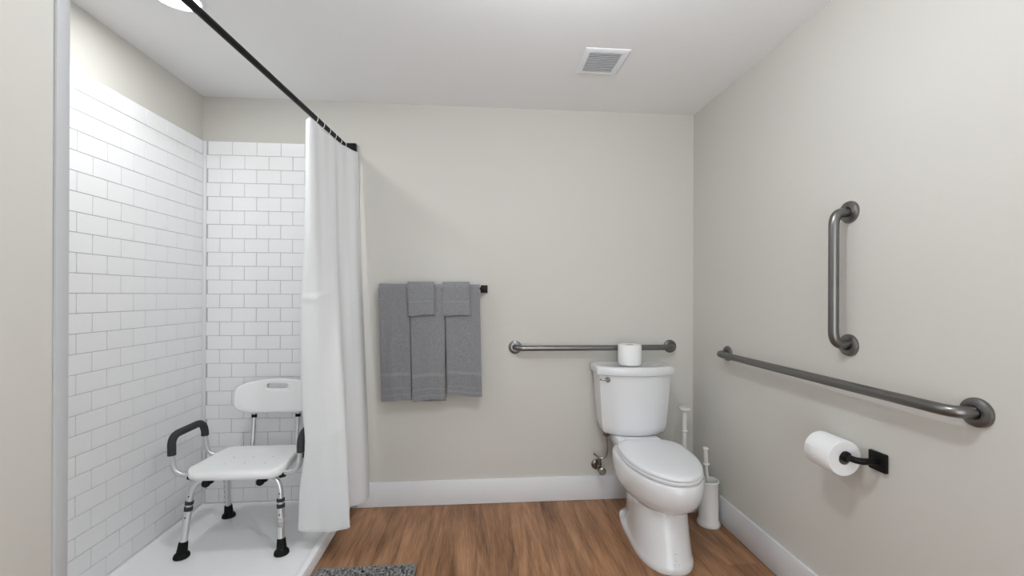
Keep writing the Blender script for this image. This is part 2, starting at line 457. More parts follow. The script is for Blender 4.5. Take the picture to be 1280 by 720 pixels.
# ------------------------------------------------------------------ exhaust vent
vx0, vx1, vy0, vy1 = 0.472, 0.675, 1.845, 2.052
v = thing('ceiling_vent', ((vx0 + vx1) / 2, (vy0 + vy1) / 2, HC), 'square white exhaust vent grille in the ceiling', 'vent')
ix0, ix1, iy0, iy1 = 0.500, 0.642, 1.874, 2.034
def frame_geo(o4, i4, z_out, z_in, z_top):
    (a0, a1, b0, b1), (c0, c1, d0, d1) = o4, i4
    def ring(e, z): return [(e[0], e[2], z), (e[1], e[2], z), (e[1], e[3], z), (e[0], e[3], z)]
    s = 0.006
    return loft([ring(o4, z_top), ring(o4, z_out + .004), ring((a0 + s, a1 - s, b0 + s, b1 - s), z_out), ring((c0 - s, c1 + s, d0 - s, d1 + s), z_in), ring(i4, z_in + .003), ring(i4, z_top)], cap=False)
obj('frame', frame_geo((vx0, vx1, vy0, vy1), (ix0, ix1, iy0, iy1), HC - 0.007, HC - 0.010, HC), M_TRIM, v, 25)
obj('duct_opening', box(ix0, ix1, iy0, iy1, HC - 0.0015, HC - 0.0005), mat('vent_duct_plastic', (0.62, 0.62, 0.63), 0.7), v, 0)
ns = 11
for k in range(ns):
    yc = iy0 + (k + 0.5) * (iy1 - iy0) / ns
    g = xf(box(ix0, ix1, -0.0050, 0.0050, -0.0008, 0.0008), Matrix.Translation((0, yc, HC - 0.0060)) @ Matrix.Rotation(math.radians(40), 4, 'X'))
    obj('slat', g, M_TRIM, v, 0)

# ------------------------------------------------------------------ curtain rod
def rod_xy(y): return -0.716 - (2.465 - y) * 0.0735
ROD_Z = 2.014
rod = thing('curtain_rod', (rod_xy(1.6), 1.6, ROD_Z), 'straight black metal shower curtain rod spanning the shower', 'curtain rod')
obj('inner_tube', tube([(rod_xy(y), y, ROD_Z) for y in (YB - 0.012, 2.0, 1.27)], 0.0115, 18), M_BLACK, rod)
obj('outer_tube', tube([(rod_xy(y), y, ROD_Z) for y in (1.30, 1.29, 1.0, YW + 0.012)], 0.0130, 18, radii=[0.0115, 0.0130, 0.0130, 0.0130]), M_BLACK, rod)
for yy, y2 in ((YB - TF, YB - 0.036), (YW, YW + 0.03)):
    xx = rod_xy(yy) + (0.014 if yy > 2 else 0)
    obj('wall_bracket', box(xx - 0.026, xx + 0.026, min(yy, y2), max(yy, y2), ROD_Z - 0.029, ROD_Z + 0.029, 0.004), M_BLACK, rod)

# ------------------------------------------------------------------ shower curtain
TOPZ, BOTZ = 1.990, 0.140
top_xy = [(-0.776, 2.012), (-0.771, 2.000), (-0.752, 1.992), (-0.740, 2.01), (-0.742, 2.07), (-0.734, 2.13), (-0.733, 2.18), (-0.724, 2.23), (-0.722, 2.28), (-0.708, 2.32), (-0.700, 2.37), (-0.676, 2.41), (-0.662, 2.455)]
bot_xy = [(-0.806, 2.040), (-0.800, 2.012), (-0.760, 2.004), (-0.710, 2.006), (-0.660, 1.996), (-0.612, 2.000), (-0.576, 2.004), (-0.586, 2.03), (-0.640, 2.10), (-0.640, 2.17), (-0.595, 2.20), (-0.558, 2.26), (-0.590, 2.42)]
def curtain_geo():
    NU, NV = 140, 170
    def resample(ctrl):
        p = smooth_path([(x, y, 0) for x, y in ctrl], 12)
        L = [0]
        for a, b in zip(p, p[1:]): L.append(L[-1] + (b - a).length)
        out = []; k = 0
        # keep control-point correspondence: sample by control index, not by length
        for u in range(NU):
            t = u / (NU - 1) * (len(p) - 1); k = min(int(t), len(p) - 2); out.append(p[k].lerp(p[k + 1], t - k))
        return out
    A, B = resample(top_xy), resample(bot_xy)
    V, F = [], []
    for j in range(NV):
        s = j / (NV - 1)
        w = s * 0.55 + 0.45 * s * s * (3 - 2 * s)
        for u in range(NU):
            p = A[u].lerp(B[u], w)
            uu = u / (NU - 1)
            amp = 0.004 * math.sin(PI * s) + 0.001
            left = max(0.0, 1 - uu / 0.42)
            p.x += left * (0.030 * math.exp(-((s - 0.79) / 0.085) ** 2) - 0.009 * math.exp(-((s - 0.45) / 0.12) ** 2))
            p = p + Vector((math.sin(uu * 23 + 2.2 * s + 0.5), math.cos(uu * 19 + 1.3 * s), 0)) * amp * (0.6 if s < .97 else .5)
            p = p + Vector((0.25, -1, 0)) * (0.0035 * math.sin(11 * s + 6 * uu + 1.0) * math.sin(5.0 * s + 17 * uu) * math.sin(PI * min(1, s * 1.05)))
            # fold creases left from packaging
            for cz, ca in ((0.425, 0.0058), (0.77, 0.0026)):
                d = (s - cz - 0.01 * math.sin(uu * 9)) / 0.0075
                p = p + Vector((0.3, -1, 0)) * ca * math.exp(-d * d)
            top = TOPZ + 0.003 * math.cos(uu * 2 * PI * 6) - 0.026 * math.exp(-(uu / 0.055) ** 4)
            V.append(Vector((p.x, p.y, top + (BOTZ - 0.012 * math.sin(uu * 6.5) * (1 if s > .9 else 1) - top) * s)))
    for j in range(NV - 1):
        for u in range(NU - 1):
            a = j * NU + u; F.append((a, a + 1, a + 1 + NU, a + NU))
    return V, F, NU, NV
V, F, NU, NV = curtain_geo()
cur = thing('shower_curtain', (-0.75, 2.25, 0.09), 'sheer white woven shower curtain gathered at the back wall', 'curtain')
cl = obj('cloth', (V, F), M_CURT, cur, 80)
sm = cl.modifiers.new('thickness', 'SOLIDIFY'); sm.thickness = 0.0008
hem_g = []
hem_path = [V[(NV - 1) * NU + u] + Vector((0, 0, 0.001)) for u in range(NU)]
obj('hem', tube(hem_path, 0.0016, 6), M_CURT, cur, 60)
obj('side_hem', tube([V[j * NU] for j in range(NV)], 0.0016, 6), M_CURT, cur, 60)
for k, yy in enumerate((2.03, 2.10, 2.17, 2.24, 2.31, 2.37)):
    xx = rod_xy(yy); R = 0.0195
    pts = [(xx + R * math.cos(a) * 0.96, yy + 0.012 * math.sin(a * 0.5), ROD_Z - 0.006 + R * math.sin(a) * 1.05) for a in [2 * PI * q / 28 for q in range(29)]]
    g = tube(pts, 0.0017, 8)
    r = obj('curtain_ring', g, M_RING)
    tag(r, 'small clear plastic curtain ring looped over the black rod', 'curtain ring', 'rings holding the shower curtain')

# ------------------------------------------------------------------ shower chair
CX = -1.078; ZS = 0.415; ZP = 0.041
ch = thing('shower_chair', (CX, 2.17, ZP), 'white plastic shower chair with padded arms and aluminium legs', 'chair')
def rrect(cx, cy, hx, hy, r, n=7):
    out = []
    for sx, sy, a0 in ((1, 1, 0), (-1, 1, PI / 2), (-1, -1, PI), (1, -1, 1.5 * PI)):
        for k in range(n + 1):
            a = a0 + k / n * PI / 2
            out.append((cx + sx * (hx - r) + r * math.cos(a), cy + sy * (hy - r) + r * math.sin(a)))
    return out
def seat_geo():
    cy = 2.158; hx, hy = 0.208, 0.174; rings = []
    for dz, ins in ((-0.040, 0.012), (-0.036, 0.004), (-0.026, 0.0), (-0.012, 0.0), (-0.004, 0.004), (-0.0005, 0.012), (0.0, 0.022), (-0.003, 0.05), (-0.005, 0.09), (-0.006, 0.14)):
        ring = []
        for x, y in rrect(CX, cy, hx - ins, hy - ins, max(0.03, 0.062 - ins)):
            f = 1 - 0.13 * max(0, (y - (cy - 0.05)) / 0.22)         # narrows to the back
            z = ZS + dz + 0.010 * max(0, (abs(x - CX) - 0.10) / 0.1) ** 2 * (1 if dz > -0.02 else 0.5) - 0.008 * max(0, (cy - 0.11 - y) / 0.06) ** 2 * (1 if dz > -0.02 else 0)
            ring.append((CX + (x - CX) * f, y, z))
        rings.append(ring)
    return loft(rings)
seat = obj('seat', seat_geo(), M_PLAST, ch, 50)
rnd = random.Random(3)
for q, (dx, dy) in enumerate([(-.09, -.06), (0, -.06), (.09, -.06), (-.09, .02), (0, .02), (.09, .02), (-.05, .09), (.05, .09)]):
    obj('drain_hole', lathe([(0.0045, 0.0002), (0.0045, -0.0004), (0.0005, -0.0004)], (CX + dx, 2.158 + dy, ZS - 0.0045), n=12, cap=False), mat('drain_hole_plastic', (0.6, 0.6, 0.6), 0.6) if q == 0 else bpy.data.materials['drain_hole_plastic'], seat)
# backrest: curved plate with a hand slot
def backrest_geo():
    bm = bmesh.new()
    W, zb, zt = 0.206, 0.572, 0.748
    def outline(n=44):
        pts = []
        # superellipse-like outline with arched top
        for k in range(n):
            a = 2 * PI * k / n
            c, s = math.cos(a), math.sin(a)
            e = 2 / 4.2
            x = W * math.copysign(abs(c) ** e, c); zz = math.copysign(abs(s) ** e, s)
            arch = (x / W) ** 2
            z = (zt + zb) / 2 + zz * (zt - zb) / 2 - (0.022 * arch if zz > 0 else -0.006 * arch) * abs(zz)
            pts.append((x, z))
        return pts
    def slot(n=44):
        pts = []
        for k in range(n):
            a = 2 * PI * k / n; c, s = math.cos(a), math.sin(a)
            x = math.copysign(abs(c) ** 0.35, c) * 0.053; z = 0.7115 + math.copysign(abs(s) ** 0.5, s) * 0.0145
            pts.append((x, z))
        return pts
    O, S = outline(), slot(); n = len(O)
    def P(x, z, d): # curved in plan: ends come forward; leans back a little
        return Vector((CX + 0.018 + x, 2.375 + (z - 0.66) * 0.14 - 0.035 * (x / W) ** 2 + d, z))
    def lerp2(t): return [(S[k][0] + (O[k][0] - S[k][0]) * t, S[k][1] + (O[k][1] - S[k][1]) * t) for k in range(n)]
    rings = []
    ts = [0, 0.03, 0.15, 0.35, 0.6, 0.8, 0.93, 0.98, 1.0]
    ds = [0.004, 0.0, 0, 0, 0, 0, 0.001, 0.005, 0.012]
    for t, d in zip(ts, ds): rings.append([P(x, z, d) for x, z in lerp2(t)])
    for t, d in zip(reversed(ts), [0.016, 0.022, 0.026, 0.027, 0.027, 0.027, 0.027, 0.027, 0.024]): rings.append([P(x, z, d) for x, z in lerp2(t)])
    rings.append(rings[0])
    bm.free()
    return loft(rings, cap=False)
obj('backrest', backrest_geo(), M_PLAST, ch, 60)
for sx in (-1, 1):
    px = CX + 0.013 + sx * 0.112
    p = obj('back_post', tube(fillet([(px, 2.25, 0.372), (px, 2.362, 0.374), (px, 2.385, 0.60)], 0.04), 0.0105, 14), M_ALU, ch)
    obj('post_collar', tube([(px, 2.381, 0.547), (px, 2.383, 0.563)], 0.0128, 16), M_RUB, p)
# arms
for sx in (-1, 1):
    xa = CX + sx * 0.281
    pts = [(CX + sx * 0.165, 2.035, 0.384), (xa - sx * 0.012, 2.035, 0.392), (xa, 2.030, 0.565), (xa, 2.262, 0.565), (xa - sx * 0.012, 2.275, 0.392), (CX + sx * 0.165, 2.275, 0.384)]
    path = fillet(pts, [0.05, 0.055, 0.055, 0.05], 10)
    a = obj('armrest', tube(path, 0.0105, 14), M_ALU, ch)
    grip = [p for p in fillet(pts, [0.05, 0.055, 0.055, 0.05], 14) if p.z > (0.485 if p.y < 2.15 else 0.50)]
    grip = [grip[0].lerp(grip[0] + Vector((0, 0, -1)), 0.03)] + grip + [grip[-1] + Vector((0, 0, -0.018))]
    obj('foam_grip', tube(grip, 0.0165, 16), M_FOAM, a)
    obj('arm_clip', tube([(CX + sx * 0.185, 2.035, 0.378), (CX + sx * 0.207, 2.035, 0.383)], 0.0145, 14), M_RUB, a)
    obj('arm_clip', tube([(CX + sx * 0.185, 2.275, 0.378), (CX + sx * 0.207, 2.275, 0.383)], 0.0145, 14), M_RUB, a)
# legs
feet = {(-1, -1): (-1.294, 2.004), (1, -1): (-0.868, 1.998), (-1, 1): (-1.286, 2.350), (1, 1): (-0.856, 2.350)}
for (sx, sy), (fx, fy) in feet.items():
    foot = Vector((fx, fy, ZP + 0.012))
    knee = Vector((CX + sx * 0.188, 2.158 + sy * 0.125, 0.374))
    inn = Vector((CX + sx * 0.02, 2.158 + sy * 0.118, 0.376))
    path = fillet([inn, knee, foot], 0.075, 12)
    d = (foot - knee).normalized()
    def on(t): return knee + d * t
    Lg = (foot - knee).length
    if sy > 0:
        lg = obj('leg', tube(path, 0.0135, 16), M_ALU, ch)
    else:
        lg = obj('leg', tube(path, 0.0130, 16, radii=[0.0125] * (len(path) - 1) + [0.0140]), M_ALU, ch)
    if sy < 0:
        for a0, a1 in ((0.098, 0.112), (0.122, 0.138)):
            obj('collar', tube([on(a0), on(a1)], 0.0165, 18), M_FOAM, lg)
        obj('leg_sleeve', tube([on(0.139), on(Lg - 0.02)], 0.0148, 16), M_ALU, lg)
    # foot: flared rubber tip
    u = foot - d * 0.055
    obj('rubber_foot', join(tube([u, u + d * 0.004, foot - d * 0.012], 0.017, 18, radii=[0.0165, 0.0178, 0.021]),
        lathe([(0.020, ZP + 0.022), (0.029, ZP + 0.014), (0.0315, ZP + 0.007), (0.0315, ZP + 0.001), (0.028, ZP)], (fx, fy, 0), n=24)), M_RUB, lg)
    # adjustment holes and push button
    side = Vector((0, -1, 0)); side = (side - d * side.dot(d)).normalized(); sdx = d.cross(side)
    rr = 0.0150 if sy < 0 else 0.0137
    holes = [0.075, 0.165] if sy < 0 else [0.10, 0.13, 0.16, 0.19, 0.22, 0.25]
    for h in holes:
        ang = 0.0 if sy < 0 else 0.75 * (1 if sx < 0 else -1)
        nn = side * math.cos(ang) + sdx * math.sin(ang)
        if nn.y > 0: nn = -nn
        rad = 0.0126 if h < 0.09 and sy < 0 else rr
        c = on(h) + nn * (rad + 0.0001)
        obj('adjustment_hole', tube([c - nn * 0.0012, c + nn * 0.0003], 0.0032, 10), M_DARK, lg)
    for h in ((0.07, 0.19) if sy < 0 else ()):
        nn = sdx if sdx.x > 0 else -sdx
        c = on(h) + nn * 0.013
        obj('push_button', tube([c, c + nn * 0.0045], 0.0032, 10, radii=[0.0035, 0.002]), M_ALU, lg)
    if (sx, sy) == (1, -1):
        # printed sticker curved round the tube
        def patch(a0, a1, h0, h1, rad, n=8):
            rings = []
            for k in range(n + 1):
                a = a0 + (a1 - a0) * k / n; nn = side * math.cos(a) + sdx * math.sin(a)
                rings.append([on(h0) + nn * rad, on(h1) + nn * rad, on(h1) + nn * (rad + .0002), on(h0) + nn * (rad + .0002)])
            return loft(rings)
        st = obj('sticker', patch(-0.9, 0.8, 0.178, 0.222, 0.0149), M_STICK, lg, 60)
        sg = 1 if sdx.x > 0 else -1
        marks = [patch(sg * -0.75, sg * -0.45, h, h + 0.007, 0.01515, 3) for h in (0.182, 0.195, 0.208)]
        marks += [patch(sg * -0.2, sg * 0.5, h, h + 0.0016, 0.01515, 5) for h in (0.183, 0.187, 0.199, 0.205, 0.211, 0.217)]
        marks += [patch(sg * a, sg * (a + 0.08), 0.193, 0.2186, 0.01515, 2) for a in (-0.28, 0.5)]
        obj('sticker_print', join(*marks), M_DARK, lg, 60)
# clamps and cross tubes under the seat
for sx in (-1, 1):
    obj('clamp_knob', join(lathe([(0.0, -0.012), (0.014, -0.012), (0.017, -0.006), (0.017, 0.004), (0.010, 0.010), (0.0, 0.010)], (CX + sx * 0.115 - (0.0), 2.005, 0.362), 'Y', 18),
        box(CX + sx * 0.115 + 0.004, CX + sx * 0.115 + 0.026, 2.0, 2.02, 0.360, 0.374, 0.003)), M_RUB, ch)
    obj('cross_tube', tube([(CX + sx * 0.1, 2.02, 0.367), (CX + sx * 0.1, 2.30, 0.367)], 0.0105, 12), M_ALU, ch)

# ------------------------------------------------------------------ towel bar and towels
TBZ, TBY = 1.236, YB - 0.062
tb = thing('towel_bar', (-0.24, YB, TBZ), 'black square-ended towel bar on the back wall', 'towel bar')
obj('bar', box(-0.535, 0.040, TBY - 0.007, TBY + 0.007, TBZ - 0.007, TBZ + 0.007, 0.001), M_BLACK, tb)
for x in (-0.522, 0.040):
    obj('wall_post', join(box(x - 0.020, x + 0.020, YB - 0.012, YB, TBZ - 0.024, TBZ + 0.020, 0.002), box(x - 0.012, x + 0.012, TBY - 0.009, YB - 0.01, TBZ - 0.011, TBZ + 0.011, 0.002)), M_BLACK, tb)

def drape(x0, x1, x0b, x1b, zf, zb, off, thick, seed, wav=0.004, skew=0.0):
    """towel folded over the bar; closed loft of cross sections along x. off = gap from the bar surface"""
    rr = random.Random(seed)
    ph = [rr.uniform(0, 6) for _ in range(4)]
    nx = 26; rings = []
    rad = 0.0105 + off
    for i in range(nx + 1):
        t = i / nx
        def pt(s_side, z, extra):     # s_side -1 = front (towards viewer), +1 = back
            frac = max(0, (TBZ - z)) / (TBZ - zf)
            x = (x0 + (x1 - x0) * t) * (1 - frac) + (x0b + (x1b - x0b) * t) * frac
            if s_side < 0:
                w = wav * (0.25 + frac) * (math.sin(t * 7 + ph[0] + 1.5 * frac) + 0.5 * math.sin(t * 15 + ph[1]))
                y = TBY - rad - extra - 0.006 * frac * math.sin(PI * t) + w
                z = z + 0.004 * frac * math.sin(t * 5 + ph[2]) + skew * (t - .5) * frac
            else:
                y = min(TBY + rad + extra + 0.003 * frac * math.sin(t * 9 + ph[3]), YB - 0.006)
            # rounded folded side edges
            e = min(t, 1 - t) * nx
            if e < 1.5: y += (0.0035 if s_side < 0 else -0.0035) * (1 - e / 1.5)
            return Vector((x, y, z))
        NF = 16; outer, inner = [], []
        for k in range(NF + 1): outer.append(pt(-1, zf + (TBZ - zf) * k / NF, thick))
        for k in range(1, 8):
            a = PI * k / 8; x = outer[NF].x
            outer.append(Vector((x, TBY - (rad + thick) * math.cos(a), TBZ + (rad + thick) * math.sin(a))))
        for k in range(NF + 1): outer.append(pt(1, TBZ - (TBZ - zb) * k / NF, thick))
        for k in range(NF + 1): inner.append(pt(1, zb + (TBZ - zb) * k / NF, 0))
        for k in range(1, 8):
            a = PI * (1 - k / 8); x = outer[NF].x
            inner.append(Vector((x, TBY - rad * math.cos(a), TBZ + rad * math.sin(a))))
        for k in range(NF + 1): inner.append(pt(-1, TBZ - (TBZ - zf) * k / NF, 0))
        rings.append(outer + inner)
    return loft(rings), [r[:17] for r in rings]

def strip(front, zf, za, zb, proud):
    """a woven band lying on the towel's front face between heights za and zb above its bottom"""
    L = TBZ - zf; rows = []
    for r in front:
        def at(h):
            f = h / L * 16; k = min(int(f), 15); return r[k].lerp(r[k + 1], f - k)
        a, b = at(za), at(zb)
        o = Vector((0, -proud, 0)); i = Vector((0, 0.0005, 0))
        rows.append([a + i, a + o, b + o, b + i])
    return loft(rows[0:])

def towel(name, label, cat, group, args, bands):
    g, front = drape(*args)
    x = sum(v.x for v in g[0]) / len(g[0])
    t = thing(name, (x, TBY, min(v.z for v in g[0])), label, cat, group)
    c = obj('cloth', g, M_TOWEL, t, 60)
    for za, zb, pr in bands:
        obj('woven_band', strip(front, args[4], za, zb, pr), M_BAND, t, 60)
LB = [(0.020, 0.026, 0.0012), (0.058, 0.063, 0.0010), (0.130, 0.148, 0.0016)]
towel('bath_towel', 'grey bath towel at the left end of the towel bar', 'towel', 'grey towels on the bar', (-0.538, -0.374, -0.522, -0.359, 0.617, 0.66, 0.001, 0.013, 1, 0.004, 0.0), [(0.028, 0.034, 0.0012), (0.065, 0.070, 0.001), (0.137, 0.153, 0.0016)])
towel('bath_towel', 'grey bath towel hanging in the middle, between two washcloths', 'towel', 'grey towels on the bar', (-0.371, -0.181, -0.352, -0.172, 0.618, 0.605, 0.001, 0.012, 5, 0.005, 0.008), LB)
towel('bath_towel', 'grey bath towel nearest the right end of the towel bar', 'towel', 'grey towels on the bar', (-0.178, 0.014, -0.164, 0.029, 0.640, 0.655, 0.001, 0.012, 9, 0.004, -0.010), [(0.016, 0.024, 0.0012), (0.046, 0.050, 0.001), (0.118, 0.134, 0.0016)])
towel('washcloth', 'small grey washcloth folded over left and middle towels', 'washcloth', 'grey washcloths on the bar', (-0.383, -0.240, -0.375, -0.234, 1.088, 1.10, 0.0165, 0.010, 12, 0.001, 0.004), [(0.072, 0.077, 0.0008)])
towel('washcloth', 'small grey washcloth folded over middle and right towels', 'washcloth', 'grey washcloths on the bar', (-0.192, -0.042, -0.190, -0.042, 1.087, 1.10, 0.0165, 0.010, 15, 0.001, -0.003), [(0.072, 0.078, 0.0008)])

# ------------------------------------------------------------------ grab bars
def grab_bar(label, a, b, n, rbend=0.045):
    """a, b: flange centres on the wall; n: wall normal"""
    a, b, n = Vector(a), Vector(b), Vector(n)
    t = thing('grab_bar', (a + b) / 2, label, 'grab bar', 'brushed steel grab bars')
    d = (b - a).normalized(); OUT = 0.060
    # the ends lean in a little before they meet the flange
    path = fillet([a + n * 0.002, a + n * OUT + d * 0.006, b + n * OUT - d * 0.006, b + n * 0.002], rbend, 12)
    obj('rail', tube(path, 0.0160, 20), M_STEEL, t)
    q = Vector((0, 0, 1)).rotation_difference(n).to_matrix().to_4x4()
    for c in (a, b):
        fl = lathe([(0.0385, 0.0), (0.0385, 0.004), (0.0365, 0.0085), (0.030, 0.0115), (0.022, 0.0125), (0.0175, 0.0125), (0.0175, 0.0)], n=40, cap=False)
        obj('flange', xf(fl, Matrix.Translation(c) @ q), M_STEEL, t)
grab_bar('horizontal steel grab bar on the back wall behind the toilet tank', (0.221, YB, 0.897), (1.150, YB, 0.897), (0, -1, 0))
grab_bar('long horizontal steel grab bar low on the right wall', (XR, 2.125, 0.901), (XR, 1.013, 0.899), (-1, 0, 0))
grab_bar('short vertical steel grab bar on the right wall', (XR, 1.397, 1.493), (XR, 1.398, 1.029), (-1, 0, 0))

# ------------------------------------------------------------------ toilet (built in its own frame, turned a little)
TO = Vector((0.871, 2.400, 0.0))
toi = thing('toilet', TO, 'white two-piece elongated toilet with lid closed', 'toilet', local=True, rotz=math.radians(-2.2))
BX = (0.012, 0, 0)       # the bowl sits a little off the tank's middle
def egg(w, yf, yb, z, n=56, nb=2.6, nf=2.0, k=0.42):
    yc = yb + (yf - yb) * k; out = []
    for i in range(n):
        a = 2 * PI * i / n; c, s = math.cos(a), math.sin(a)
        e = nb if s > 0 else nf
        x = w * math.copysign(abs(c) ** (2 / e), c); y = math.copysign(abs(s) ** (2 / e), s)
        out.append((x, yc + (y * (yb - yc) if s > 0 else y * (yc - yf)), z))
    return out
def ped(wf, wb, yf, yb, z, n=56):
    """pedestal section: rounded front, straight sides narrowing to the back"""
    out = []
    for x, y, zz in egg(wf, yf, yb, z, n, nb=4.0, nf=2.3, k=0.62):
        t = min(1.0, max(0.0, (yb - y) / ((yb - yf) * 0.62))); t = t * t * (3 - 2 * t)
        out.append((x * (wb / wf + (1 - wb / wf) * t), y, zz))
    return out
rings = [ped(0.126, 0.122, -0.626, -0.075, 0.0), ped(0.128, 0.124, -0.628, -0.073, 0.005), ped(0.128, 0.124, -0.627, -0.073, 0.020), ped(0.126, 0.118, -0.625, -0.078, 0.029),
         ped(0.124, 0.100, -0.620, -0.09, 0.036), ped(0.122, 0.090, -0.614, -0.10, 0.050), ped(0.119, 0.088, -0.600, -0.105, 0.10), ped(0.116, 0.088, -0.583, -0.105, 0.17), ped(0.115, 0.090, -0.572, -0.10, 0.215)]
rings += [ped(0.1145, 0.092, -0.568, -0.10, 0.238)]
rings += [[(x + 0.011 * min(1, (z - 0.235) / 0.05), y, zz) for x, y, zz in egg(w + 0.006 * min(1, (z - 0.235) / 0.05), yf + 0.014 * min(1, (z - 0.235) / 0.02), yb, z, nb=nb)] for w, yf, yb, z, nb in [(0.118, -0.578, -0.10, 0.241, 2.8),
        (0.138, -0.612, -0.095, 0.247, 2.6), (0.154, -0.638, -0.09, 0.258, 2.5), (0.168, -0.660, -0.08, 0.277, 2.4), (0.177, -0.676, -0.07, 0.302, 2.4),
        (0.182, -0.686, -0.065, 0.332, 2.4), (0.184, -0.690, -0.06, 0.362, 2.4), (0.182, -0.687, -0.06, 0.384, 2.4), (0.178, -0.680, -0.065, 0.394, 2.4), (0.165, -0.66, -0.075, 0.398, 2.4)]]
bowl = obj('bowl', move(loft(rings), BX), scuffed_porcelain(), toi, 60, origin=(0, 0, 0))
def superring(hx, y0, y1, z, p=6, n=48):
    out = []
    for i in range(n):
        a = 2 * PI * i / n; c, s = math.cos(a), math.sin(a)
        out.append((hx * math.copysign(abs(c) ** (2 / p), c), (y0 + y1) / 2 + (y1 - y0) / 2 * math.copysign(abs(s) ** (2 / p), s), z))
    return out
obj('tank_deck', loft([superring(0.085, -0.20, 0.02, 0.28), superring(0.10, -0.21, 0.035, 0.36), superring(0.118, -0.215, 0.045, 0.395), superring(0.120, -0.215, 0.045, 0.425), superring(0.115, -0.21, 0.04, 0.432)]), M_PORC, toi, 50)
for sx in (-1, 1):
    obj('bolt_cap', lathe([(0.017, 0.036), (0.017, 0.052), (0.013, 0.062), (0.005, 0.066), (0.0, 0.066)], (sx * 0.106 + BX[0], -0.19, 0), n=18), M_PORC, bowl)
def bow(hx, yb, yside, yfront, z, rc=0.03, n=18):
    """tank plan: flat back, short sides, bowed front"""
    pts = []
    for k in range(n + 1):                        # front, left to right
        t = -1 + 2 * k / n
        y = yfront + (yside - yfront) * (abs(t) ** 2.4)
        pts.append((t * hx, y, z))
    for k in range(1, 5): pts.append((hx, yside + (yb - rc * .4 - yside) * k / 4, z))
    for k in range(1, 5): pts.append((hx - rc * .4 * k / 4, yb - rc * .4 * (1 - k / 4), z))
    for k in range(1, 8): pts.append((hx - rc * .4 - (2 * hx - rc * .8) * k / 8, yb, z))
    for k in range(0, 4): pts.append((-hx + rc * .4 * (1 - k / 4), yb - rc * .4 * k / 4, z))
    for k in range(0, 4): pts.append((-hx, yb - rc * .4 + (yside - yb + rc * .4) * k / 4, z))
    return pts
tank = obj('tank', loft([bow(0.140, 0.03, -0.06, -0.115, 0.432), bow(0.162, 0.045, -0.08, -0.135, 0.438), bow(0.172, 0.05, -0.088, -0.143, 0.452), bow(0.178, 0.052, -0.092, -0.147, 0.48),
    bow(0.190, 0.055, -0.10, -0.155, 0.63), bow(0.198, 0.056, -0.105, -0.160, 0.768)]), M_PORC, toi, 40)
obj('tank_lid', loft([bow(0.200, 0.056, -0.107, -0.163, 0.764), bow(0.210, 0.060, -0.115, -0.172, 0.768), bow(0.213, 0.061, -0.117, -0.175, 0.775), bow(0.213, 0.061, -0.117, -0.175, 0.798),
    bow(0.211, 0.060, -0.115, -0.172, 0.806), bow(0.205, 0.055, -0.110, -0.166, 0.811), bow(0.195, 0.046, -0.10, -0.152, 0.812), bow(0.188, 0.038, -0.092, -0.144, 0.8105)]), M_PORC, toi, 40)
# seat and lid
def seat_ring(dw, z): return egg(0.173 - dw, -0.670 + dw, -0.165 - dw, z, nb=3.4, k=0.40)
obj('seat_ring', move(loft([seat_ring(0.004, 0.3985), seat_ring(0, 0.402), seat_ring(0, 0.411), seat_ring(0.005, 0.4145)]), (0.024, 0, 0)), M_SEAT, toi, 50)
def lid_ring(dw, z): return egg(0.171 - dw, -0.668 + dw, -0.160 - dw, z, nb=3.4, k=0.40)
obj('lid', move(loft([lid_ring(0.005, 0.4165), lid_ring(0.0, 0.419), lid_ring(0.0, 0.427), lid_ring(0.003, 0.4315), lid_ring(0.010, 0.4345), lid_ring(0.03, 0.4365), lid_ring(0.08, 0.4385), lid_ring(0.13, 0.439)]), (0.024, 0, 0)), M_SEAT, toi, 60)
obj('hinge_bar', box(-0.075, 0.115, -0.185, -0.150, 0.412, 0.4365, 0.006, 3), M_SEAT, toi)
# flush lever
lv = obj('flush_lever', join(lathe([(0.0, -0.012), (0.010, -0.011), (0.014, -0.006), (0.015, 0.006)], (-0.158, -0.128, 0.742), 'Y', 20),
    tube(smooth_path([(-0.158, -0.140, 0.742), (-0.172, -0.147, 0.745), (-0.190, -0.146, 0.747), (-0.205, -0.140, 0.747)], 5), 0.006, 12)), M_CHROME, toi)
# water supply
sv = thing('water_supply_valve', (0.705, YB, 0.2), 'small dark metal water valve and hose beside the toilet', 'valve')
obj('escutcheon', lathe([(0.031, 0.0), (0.031, -0.003), (0.024, -0.008), (0.012, -0.010), (0.009, -0.010)], (0.705, YB, 0.205), 'Y', 28), M_NICKEL, sv)
obj('valve_body', join(tube([(0.705, YB - 0.008, 0.205), (0.705, YB - 0.07, 0.205)], 0.008, 14), lathe([(0.012, 0.0), (0.012, 0.03), (0.008, 0.034), (0.008, 0.062)], (0.705, YB - 0.062, 0.190), 'Z', 18),
    lathe([(0.011, 0.0), (0.011, 0.014)], (0.705, YB - 0.062, 0.25), 'Z', 6)), M_NICKEL, sv, 30)
obj('valve_handle', lathe([(0.0, -0.010), (0.016, -0.010), (0.021, -0.006), (0.021, 0.004), (0.008, 0.010), (0.006, 0.022)], (0.713, YB - 0.093, 0.200), 'Y', 10), M_CHROME, sv, 30)
hose = smooth_path([(0.672, YB - 0.064, 0.290), (0.684, YB - 0.066, 0.280), (0.705, YB - 0.070, 0.268), (0.730, YB - 0.076, 0.272), (0.744, YB - 0.082, 0.305), (0.744, YB - 0.088, 0.350), (0.737, YB - 0.092, 0.395), (0.734, YB - 0.094, 0.432)], 8)
obj('hose', tube(hose, 0.0058, 12), M_CHROME, sv)
